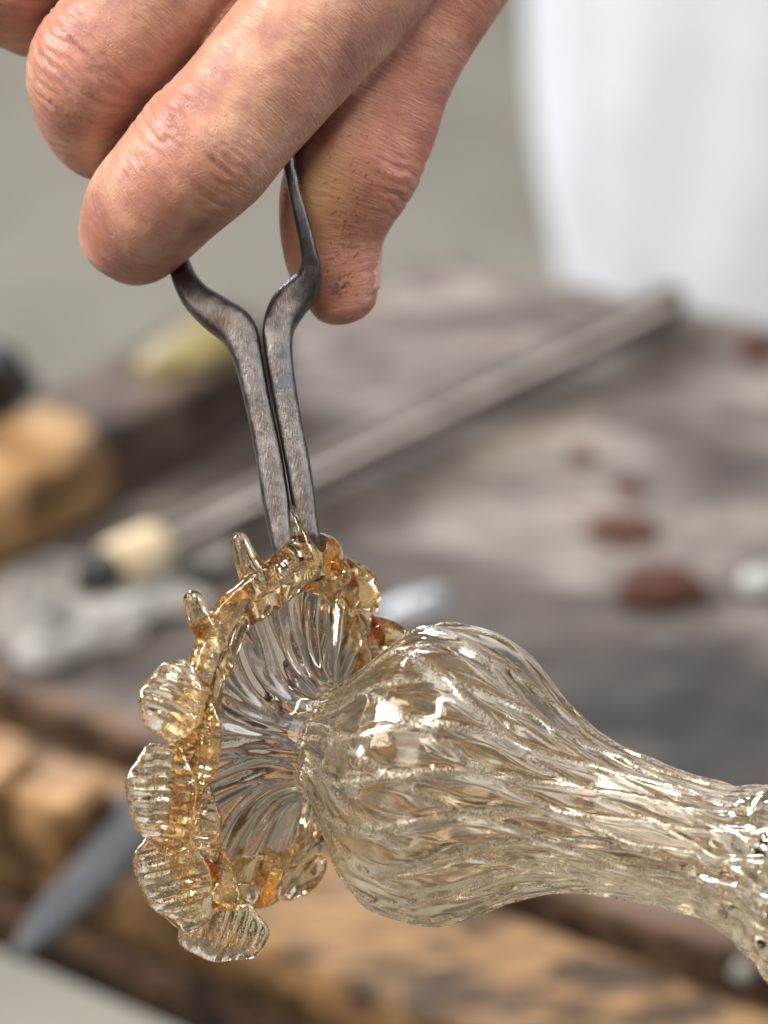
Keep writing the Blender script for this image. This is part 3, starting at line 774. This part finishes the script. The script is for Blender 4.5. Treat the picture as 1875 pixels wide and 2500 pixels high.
dt, dr = np.gradient(tt), np.gradient(rr); ln = np.hypot(dt, dr)
nt_, nr_ = -dr / ln, dt / ln                       # outward normal of the wall in the (along, radius) plane
wallt = np.interp(tt * 1e3, [-8, -3, 3, 12, 60], [1.7, 1.9, 2.6, 2.7, 2.5]) * 1e-3
NTH = 640; th = np.linspace(0, 2 * np.pi, NTH, endpoint=False)
bl = np.clip((tt + 0.004) / 0.010, 0, 1); bl = bl * bl * (3 - 2 * bl)
Rmax = 325 * K
def ridge(ph, w):
    x = (np.mod(ph / (2 * np.pi), 1.0) - 0.5) * 2
    return np.exp(-(x / w) ** 2) - 0.35
def wall_surface(side):
    T2, R2 = tt.copy(), rr.copy()
    if side < 0: T2 = T2 - nt_ * wallt; R2 = np.maximum(R2 - nr_ * wallt, 0.001)
    tm = np.repeat(tt * 1e3, NTH); rm = np.repeat(rr * 1e3, NTH); TH = np.tile(th, NO); sm = np.repeat(su * 1e3, NTH)
    wv = 0.34 * np.sin(tm * 0.10 + 2 * TH) + 0.22 * np.sin(tm * 0.19 - 3 * TH + 1.3) + 0.10 * np.sin(tm * 0.31 + 5 * TH)
    v1 = 0.85 + 0.28 * np.sin(tm * 0.13 + 2 * TH + 0.5); v2 = 0.80 + 0.30 * np.sin(tm * 0.17 - 3 * TH)
    g1 = ridge(18 * (TH + 0.0150 * tm) + 1.1 * wv, 0.32); g2 = ridge(16 * (TH - 0.0155 * tm) + 1.3 * wv + 1.0, 0.32)
    g3 = np.cos(47 * TH + 0.22 * tm + 4.0 * wv + 0.4)
    if side > 0: body = 0.46 * g1 * v1 + 0.42 * g2 * v2 + 0.012 * g3
    else: body = 0.07 * g2 + 0.10 * np.cos(12 * TH - 0.10 * tm + 2 * wv)
    far = np.clip((tm - 60) / 14, 0, 1)             # swirls where the vessel joins the gather
    body = body + far * 0.75 * (0.55 * np.sin(6 * TH + tm * 0.55 + 2.0 * np.sin(3 * TH - tm * 0.33)) + 0.4 * np.sin(tm * 0.9 + 5 * np.sin(2 * TH + 0.6)))
    body = body * np.clip(rm / 23.5 + 0.25, 0, 1)
    wf = 0.5 * np.sin(2 * TH + rm * 0.2) + 0.35 * np.sin(5 * TH - rm * 0.13)
    f1 = ridge(17 * TH + 0.10 * rm + 1.9 * wf, 0.42); f2 = np.cos(29 * TH - 0.16 * rm + 2 * wf)
    fl_ = (0.95 * f1 * (0.8 + 0.35 * np.sin(2 * TH + 1)) + 0.14 * f2) * (1 if side > 0 else 0.45) * np.clip((rm - 8.6) / 6, 0, 1)
    b = np.repeat(bl, NTH)
    amp = body * b + fl_ * (1 - b)
    ruf = np.clip((rm - 15) / 11, 0, 1) ** 2 * (1 - b) * (1.1 * np.sin(5 * TH + 0.6) + 0.7 * np.sin(8 * TH)) * 1e-3
    d = amp * 1e-3 * side
    T3 = np.repeat(T2, NTH) + np.repeat(nt_, NTH) * d + ruf; R3 = np.repeat(R2, NTH) + np.repeat(nr_, NTH) * d
    A = aF * (1 - np.repeat(bl, NTH))[:, None] + aB * np.repeat(bl, NTH)[:, None]; A /= np.linalg.norm(A, axis=1)[:, None]
    E = np.cross(A, nB); E *= np.sign(E @ hz)[:, None]; E /= np.linalg.norm(E, axis=1)[:, None]
    V = OV + A * T3[:, None] + nB * (R3 * np.cos(TH))[:, None] + E * (R3 * np.sin(TH))[:, None]
    cr = (np.clip((g1 * v1 - 0.22) / 0.12, 0, 1) + 0.8 * np.clip((g2 * v2 - 0.22) / 0.12, 0, 1)) * b + np.clip((f1 - 0.3) * 3, 0, 1) * (1 - b)
    cr = np.clip(cr, 0, 1) if side > 0 else np.zeros_like(cr)
    flow = np.stack([sm, np.cos(TH) * rm, np.sin(TH) * rm], 1)
    return V, cr, flow
Vo, co, fo = wall_surface(1); Vi, ci, fi_ = wall_surface(-1)
cut = int(np.argmin(np.abs(tt - 0.0)))
def rows_of(a, lo, hi): return a[lo * NTH:hi * NTH]
_q = (NO // 2) * NTH
_nn = np.cross(Vo[_q + 1] - Vo[_q], Vo[_q + NTH] - Vo[_q]); OUT = (_nn @ (nB * math.cos(th[0]) + eB * math.sin(th[0]))) > 0
def turned(n_rows):
    f = grid_faces(n_rows, NTH)          # (i,j) (i,j+1) (i+1,j+1) (i+1,j): normal along (j step) x (i step)
    return f if OUT else [tuple(reversed(q)) for q in f]
# flare: rim edge, outer rows up to the neck, inner rows
nF_ = cut + 1
Vx = np.vstack([rows_of(Vo, 0, nF_), rows_of(Vi, 0, nF_)])
F1 = turned(nF_); off_ = nF_ * NTH
Fx = F1 + [tuple(off_ + q for q in reversed(f)) for f in F1] + [(((j_ + 1) % NTH, j_, off_ + j_, off_ + (j_ + 1) % NTH) if OUT else (j_, (j_ + 1) % NTH, off_ + (j_ + 1) % NTH, off_ + j_)) for j_ in range(NTH)]
mk('flare', Vx, Fx, M['flare_glass'], vessel, attrs={'flow': np.vstack([rows_of(fo, 0, nF_), rows_of(fi_, 0, nF_)]), 'crest': np.concatenate([rows_of(co, 0, nF_), rows_of(ci, 0, nF_)])}, orient=False)
# bulb: from the neck to the closed far end
nB_ = NO - cut
Vx = np.vstack([rows_of(Vo, cut, NO), rows_of(Vi, cut, NO), [OV + aB * (tt[-1] + 0.006)], [OV + aB * (tt[-1] + 0.003)]])
F1 = turned(nB_); off_ = nB_ * NTH; l0 = (nB_ - 1) * NTH
Fx = F1 + [tuple(off_ + q for q in reversed(f)) for f in F1]
Fx += [(l0 + (j_ + 1) % NTH, l0 + j_, 2 * off_) for j_ in range(NTH)] + [(off_ + l0 + j_, off_ + l0 + (j_ + 1) % NTH, 2 * off_ + 1) for j_ in range(NTH)]
mk('bulb', Vx, Fx, M['body_glass'], vessel, attrs={'flow': np.vstack([rows_of(fo, cut, NO), rows_of(fi_, cut, NO), np.zeros((2, 3))]), 'crest': np.concatenate([rows_of(co, cut, NO), rows_of(ci, cut, NO), [0, 0]])}, orient=False)

# rolled amber rim
C_rim = OF + aF * (-98 / cf * K)
def plane_z(px, py):
    """millimetres toward the lens of the rim plane under a layout position"""
    d0 = pt(px, py, 0) - C_rim
    return -(d0 @ aF) / (hz @ aF) * 1e3
n_b, m_b = 420, 30
ph = np.linspace(0, 2 * np.pi, n_b, endpoint=False)
Rb = (354 + 9 * np.sin(3 * ph + 0.5) + 7 * np.sin(5 * ph + 1) + 3 * np.sin(9 * ph)) * K
tb = 1e-3 * (-0.8 + 0.9 * np.sin(4 * ph + 0.4) + 0.35 * np.sin(9 * ph + 2))
cen = C_rim + aF * tb[:, None] + nF * (Rb * np.cos(ph))[:, None] + eF * (Rb * np.sin(ph))[:, None]
Tn = np.roll(cen, -1, 0) - np.roll(cen, 1, 0); Tn /= np.linalg.norm(Tn, axis=1)[:, None]
rad_dir = nF * np.cos(ph)[:, None] + eF * np.sin(ph)[:, None]
rb = 1e-3 * (3.4 + 0.35 * np.sin(4 * ph + 1) + 0.10 * np.sin(11 * ph + 2))
Vx = []; fl = []
for j in range(m_b):
    al = 2 * np.pi * j / m_b
    q = cen + rad_dir * (math.cos(al) * rb * 1.3)[:, None] + aF * (math.sin(al) * rb * 0.7)[:, None]
    Vx.append(q); fl.append(np.stack([ph * 25, np.full(n_b, math.cos(al) * 2.5), np.full(n_b, math.sin(al) * 2.5)], 1))
Vx = np.array(Vx).transpose(1, 0, 2).reshape(-1, 3); fl = np.array(fl).transpose(1, 0, 2).reshape(-1, 3)
Vx = Vx + np.repeat(rad_dir, m_b, 0) * (0.00016 * wob(Vx, 420, 3))[:, None] + aF * (0.00020 * wob(Vx, 420, 7))[:, None]
FUSE = []                                # pieces of the hot lip, melted into one rim below
def to_fuse(V, F):
    if signed_volume(V, F) < 0: F = [tuple(reversed(f)) for f in F]
    FUSE.append((np.asarray(V), F))
to_fuse(Vx, grid_faces(n_b, m_b, closed_u=True))

def petal(px, py, ra, rbt, ang, dz=0.0, thick=1.15, lam=1.95, mat='petal_glass', tilt=(0, 0), rib=0.36, seed=0, name='petal', cup=0.10):
    """pressed round tab; ra half size outward, rbt half size along the rim (layout units), ang of the outward direction in the picture"""
    c = pt(px, py, plane_z(px, py) + dz)
    o = cdir(math.cos(ang), math.sin(ang), tilt[0]); tg = cdir(-math.sin(ang), math.cos(ang), tilt[1])
    tg = tg - o * (o @ tg); tg /= np.linalg.norm(tg); nn_ = np.cross(o, tg)
    if nn_ @ hz < 0: nn_ = -nn_
    NR, NA = 30, 90; V = []; fl = []; cr_ = []
    for sgn in (1, -1):
        for i in range(NR):
            q = i / (NR - 1); q = 1 - (1 - q) ** 1.6
            for j in range(NA):
                al = 2 * math.pi * j / NA
                k_ = 1 + 0.05 * math.sin(3 * al + seed) + 0.03 * math.sin(7 * al + 2 * seed)
                x = q * math.cos(al) * ra * K * k_; y = q * math.sin(al) * rbt * K * k_
                zt = thick * (1 - q ** 2.6) ** 0.6 if q < 1 else 0
                rbv = rib * (0.7 + 0.5 * math.sin(0.9 * y * 1e3 + seed * 1.7)) * math.cos(2 * math.pi * (y * 1e3 + 0.25 * x * 1e3) / lam + seed + 0.8 * math.sin(0.5 * x * 1e3 + seed) + 0.7 * math.sin(0.33 * y * 1e3 + seed)) * (1 - q ** 6)
                cu = -cup * (q ** 2) * ra * K * 1e3
                z = sgn * zt + rbv * (1 if sgn > 0 else -0.6) + cu
                V.append(c + o * x + tg * y + nn_ * (z * 1e-3)); fl.append((x * 1e3, y * 1e3, sgn * 2 + seed * 3)); cr_.append(min(1.0, max(0.15, 0.4 + 1.6 * rbv)))
    F = grid_faces(NR, NA); F2 = [tuple(NR * NA + q for q in reversed(f)) for f in F]
    e0, e1 = (NR - 1) * NA, NR * NA + (NR - 1) * NA
    F = F + F2
    V = np.array(V); V[e1:e1 + NA] = V[e0:e0 + NA] - nn_ * 0.0002
    for j in range(NA):
        j2 = (j + 1) % NA; F.append((e0 + j, e0 + j2, e1 + j2, e1 + j))
    return mk(name, V, F, M[mat], vessel, attrs={'flow': np.array(fl), 'crest': np.array(cr_)})
R_ = math.radians
petal(372, 1512, 66, 86, R_(170), 1.0, lam=2.1, seed=1, tilt=(0.1, 0.2))
petal(352, 1722, 74, 120, R_(186), 1.0, lam=1.95, seed=2, tilt=(0.05, 0.0))
petal(378, 1900, 76, 118, R_(204), 0.5, lam=1.95, seed=3, tilt=(0.0, -0.15))
petal(482, 2008, 76, 100, R_(258), -0.5, lam=1.9, seed=4, rib=0.25, tilt=(-0.1, -0.2))
petal(432, 1590, 44, 120, R_(182), 2.2, lam=1.3, seed=5, rib=0.22, thick=1.2)
petal(432, 1760, 42, 100, R_(190), 1.6, lam=1.3, seed=6, rib=0.2, thick=1.2, mat='amber_glass')
def blob(px, py, rx, ry, rz, dz, ang, seed, mat='amber_glass', name='amber_fold'):
    c = pt(px, py, plane_z(px, py) + dz); n, m = 36, 56
    o = cdir(math.cos(ang), math.sin(ang), 0); tg = cdir(-math.sin(ang), math.cos(ang), 0)
    V = []
    for i in range(n):
        p_ = math.pi * (0.01 + 0.98 * i / (n - 1))
        for j in range(m):
            al = 2 * math.pi * j / m
            V.append((math.sin(p_) * math.cos(al), math.sin(p_) * math.sin(al), math.cos(p_)))
    U = np.array(V); k_ = 1 + 0.16 * wob(U, 1.8, seed) + 0.07 * wob(U, 5, seed + 3)
    W = c + (U[:, :1] * o * rx + U[:, 1:2] * tg * ry) * K * k_[:, None] + U[:, 2:] * hz * (rz * 1e-3) * k_[:, None]
    F = grid_faces(n, m) + [tuple(reversed(range(m))), tuple(range((n - 1) * m, n * m))]
    if mat == 'amber_glass': return to_fuse(W, F)
    return mk(name, W, F, M[mat], vessel, attrs={'flow': U * 4, 'crest': np.full(len(U), 0.5)})
blob(452, 1865, 44, 110, 2.0, 1.0, R_(210), 1)
blob(545, 1908, 66, 50, 1.7, 0.6, R_(10), 2)
blob(650, 1895, 40, 70, 1.6, -1.5, R_(130), 3)
blob(684, 1800, 26, 50, 2.0, -1.0, R_(100), 4)
blob(756, 1262, 54, 78, 2.2, 0.3, R_(45), 5)
blob(796, 1362, 38, 82, 2.2, 0.3, R_(80), 6)
blob(690, 1216, 66, 30, 2.0, 0.4, R_(-15), 8)
def horn(pts, name='pulled_tip', mat='tip_glass', m=24):
    ctrl = [[*pt(x, y, plane_z(*pts[-1][:2]) + z), r * 1e-3, r * 1e-3] for x, y, z, r in pts]
    Vx, Fx, inf = sweep(ctrl, 50, m, hz)
    Vx = Vx + hz * (0.00016 * wob(Vx, 700, 3))[:, None]
    f = np.stack([Vx @ UP * 1e3, Vx @ RIGHT * 1e3, Vx @ BACK * 1e3], 1)
    return to_fuse(Vx, Fx)
horn([(517, 1166, 2.5, 1.45), (526, 1192, 2.4, 1.7), (541, 1226, 2, 2.1), (558, 1258, 1.2, 2.6), (580, 1285, -0.5, 2.2)])
horn([(418, 1298, 3, 1.7), (427, 1324, 2.6, 1.9), (444, 1362, 2, 2.2), (464, 1402, 0.6, 2.2), (478, 1440, -0.5, 2.0)])
horn([(704, 1178, 0, 1.0), (706, 1195, 0, 1.3), (716, 1215, 0, 2.0), (726, 1240, 0, 2.5)], mat='petal_glass')
horn([(632, 1098, 3.6, 0.6), (639, 1130, 4.0, 0.9), (646, 1160, 4.2, 1.25), (655, 1190, 3.6, 1.9), (662, 1225, 1.8, 2.4)], name='pulled_strand')

fv, ff, b0 = [], [], 0
for V_, F_ in FUSE:
    fv.append(V_); ff += [tuple(i + b0 for i in f) for f in F_]; b0 += len(V_)
tmp = bpy.data.meshes.new('tmp'); tmp.from_pydata(np.vstack(fv).tolist(), [], ff); tmp.update()
to = bpy.data.objects.new('tmp', tmp); col.objects.link(to)
md = to.modifiers.new('r', 'REMESH'); md.mode = 'VOXEL'; md.voxel_size = 0.00026; md.adaptivity = 0
ms = to.modifiers.new('s', 'SMOOTH'); ms.factor = 0.5; ms.iterations = 9
dg = bpy.context.evaluated_depsgraph_get(); ev = to.evaluated_get(dg); em = ev.to_mesh()
nv = len(em.vertices); RV = np.empty(nv * 3); em.vertices.foreach_get('co', RV); RV = RV.reshape(-1, 3)
RN = np.empty(nv * 3); em.vertices.foreach_get('normal', RN); RN = RN.reshape(-1, 3)
RF = [tuple(p.vertices) for p in em.polygons]
ev.to_mesh_clear(); bpy.data.objects.remove(to); bpy.data.meshes.remove(tmp)
RV = RV + RN * (0.00005 * wob(RV, 900, 5) + 0.00018 * wob(RV, 330, 9))[:, None]
q = RV - C_rim
az_ = np.arctan2(q @ eF, q @ nF)
mk('rim', RV, RF, M['amber_glass'], vessel, attrs={'flow': np.stack([az_ * 25, (q @ aF) * 1e3, np.linalg.norm(q, axis=1) * 1e3], 1), 'crest': np.full(nv, 0.6)}, orient=False)
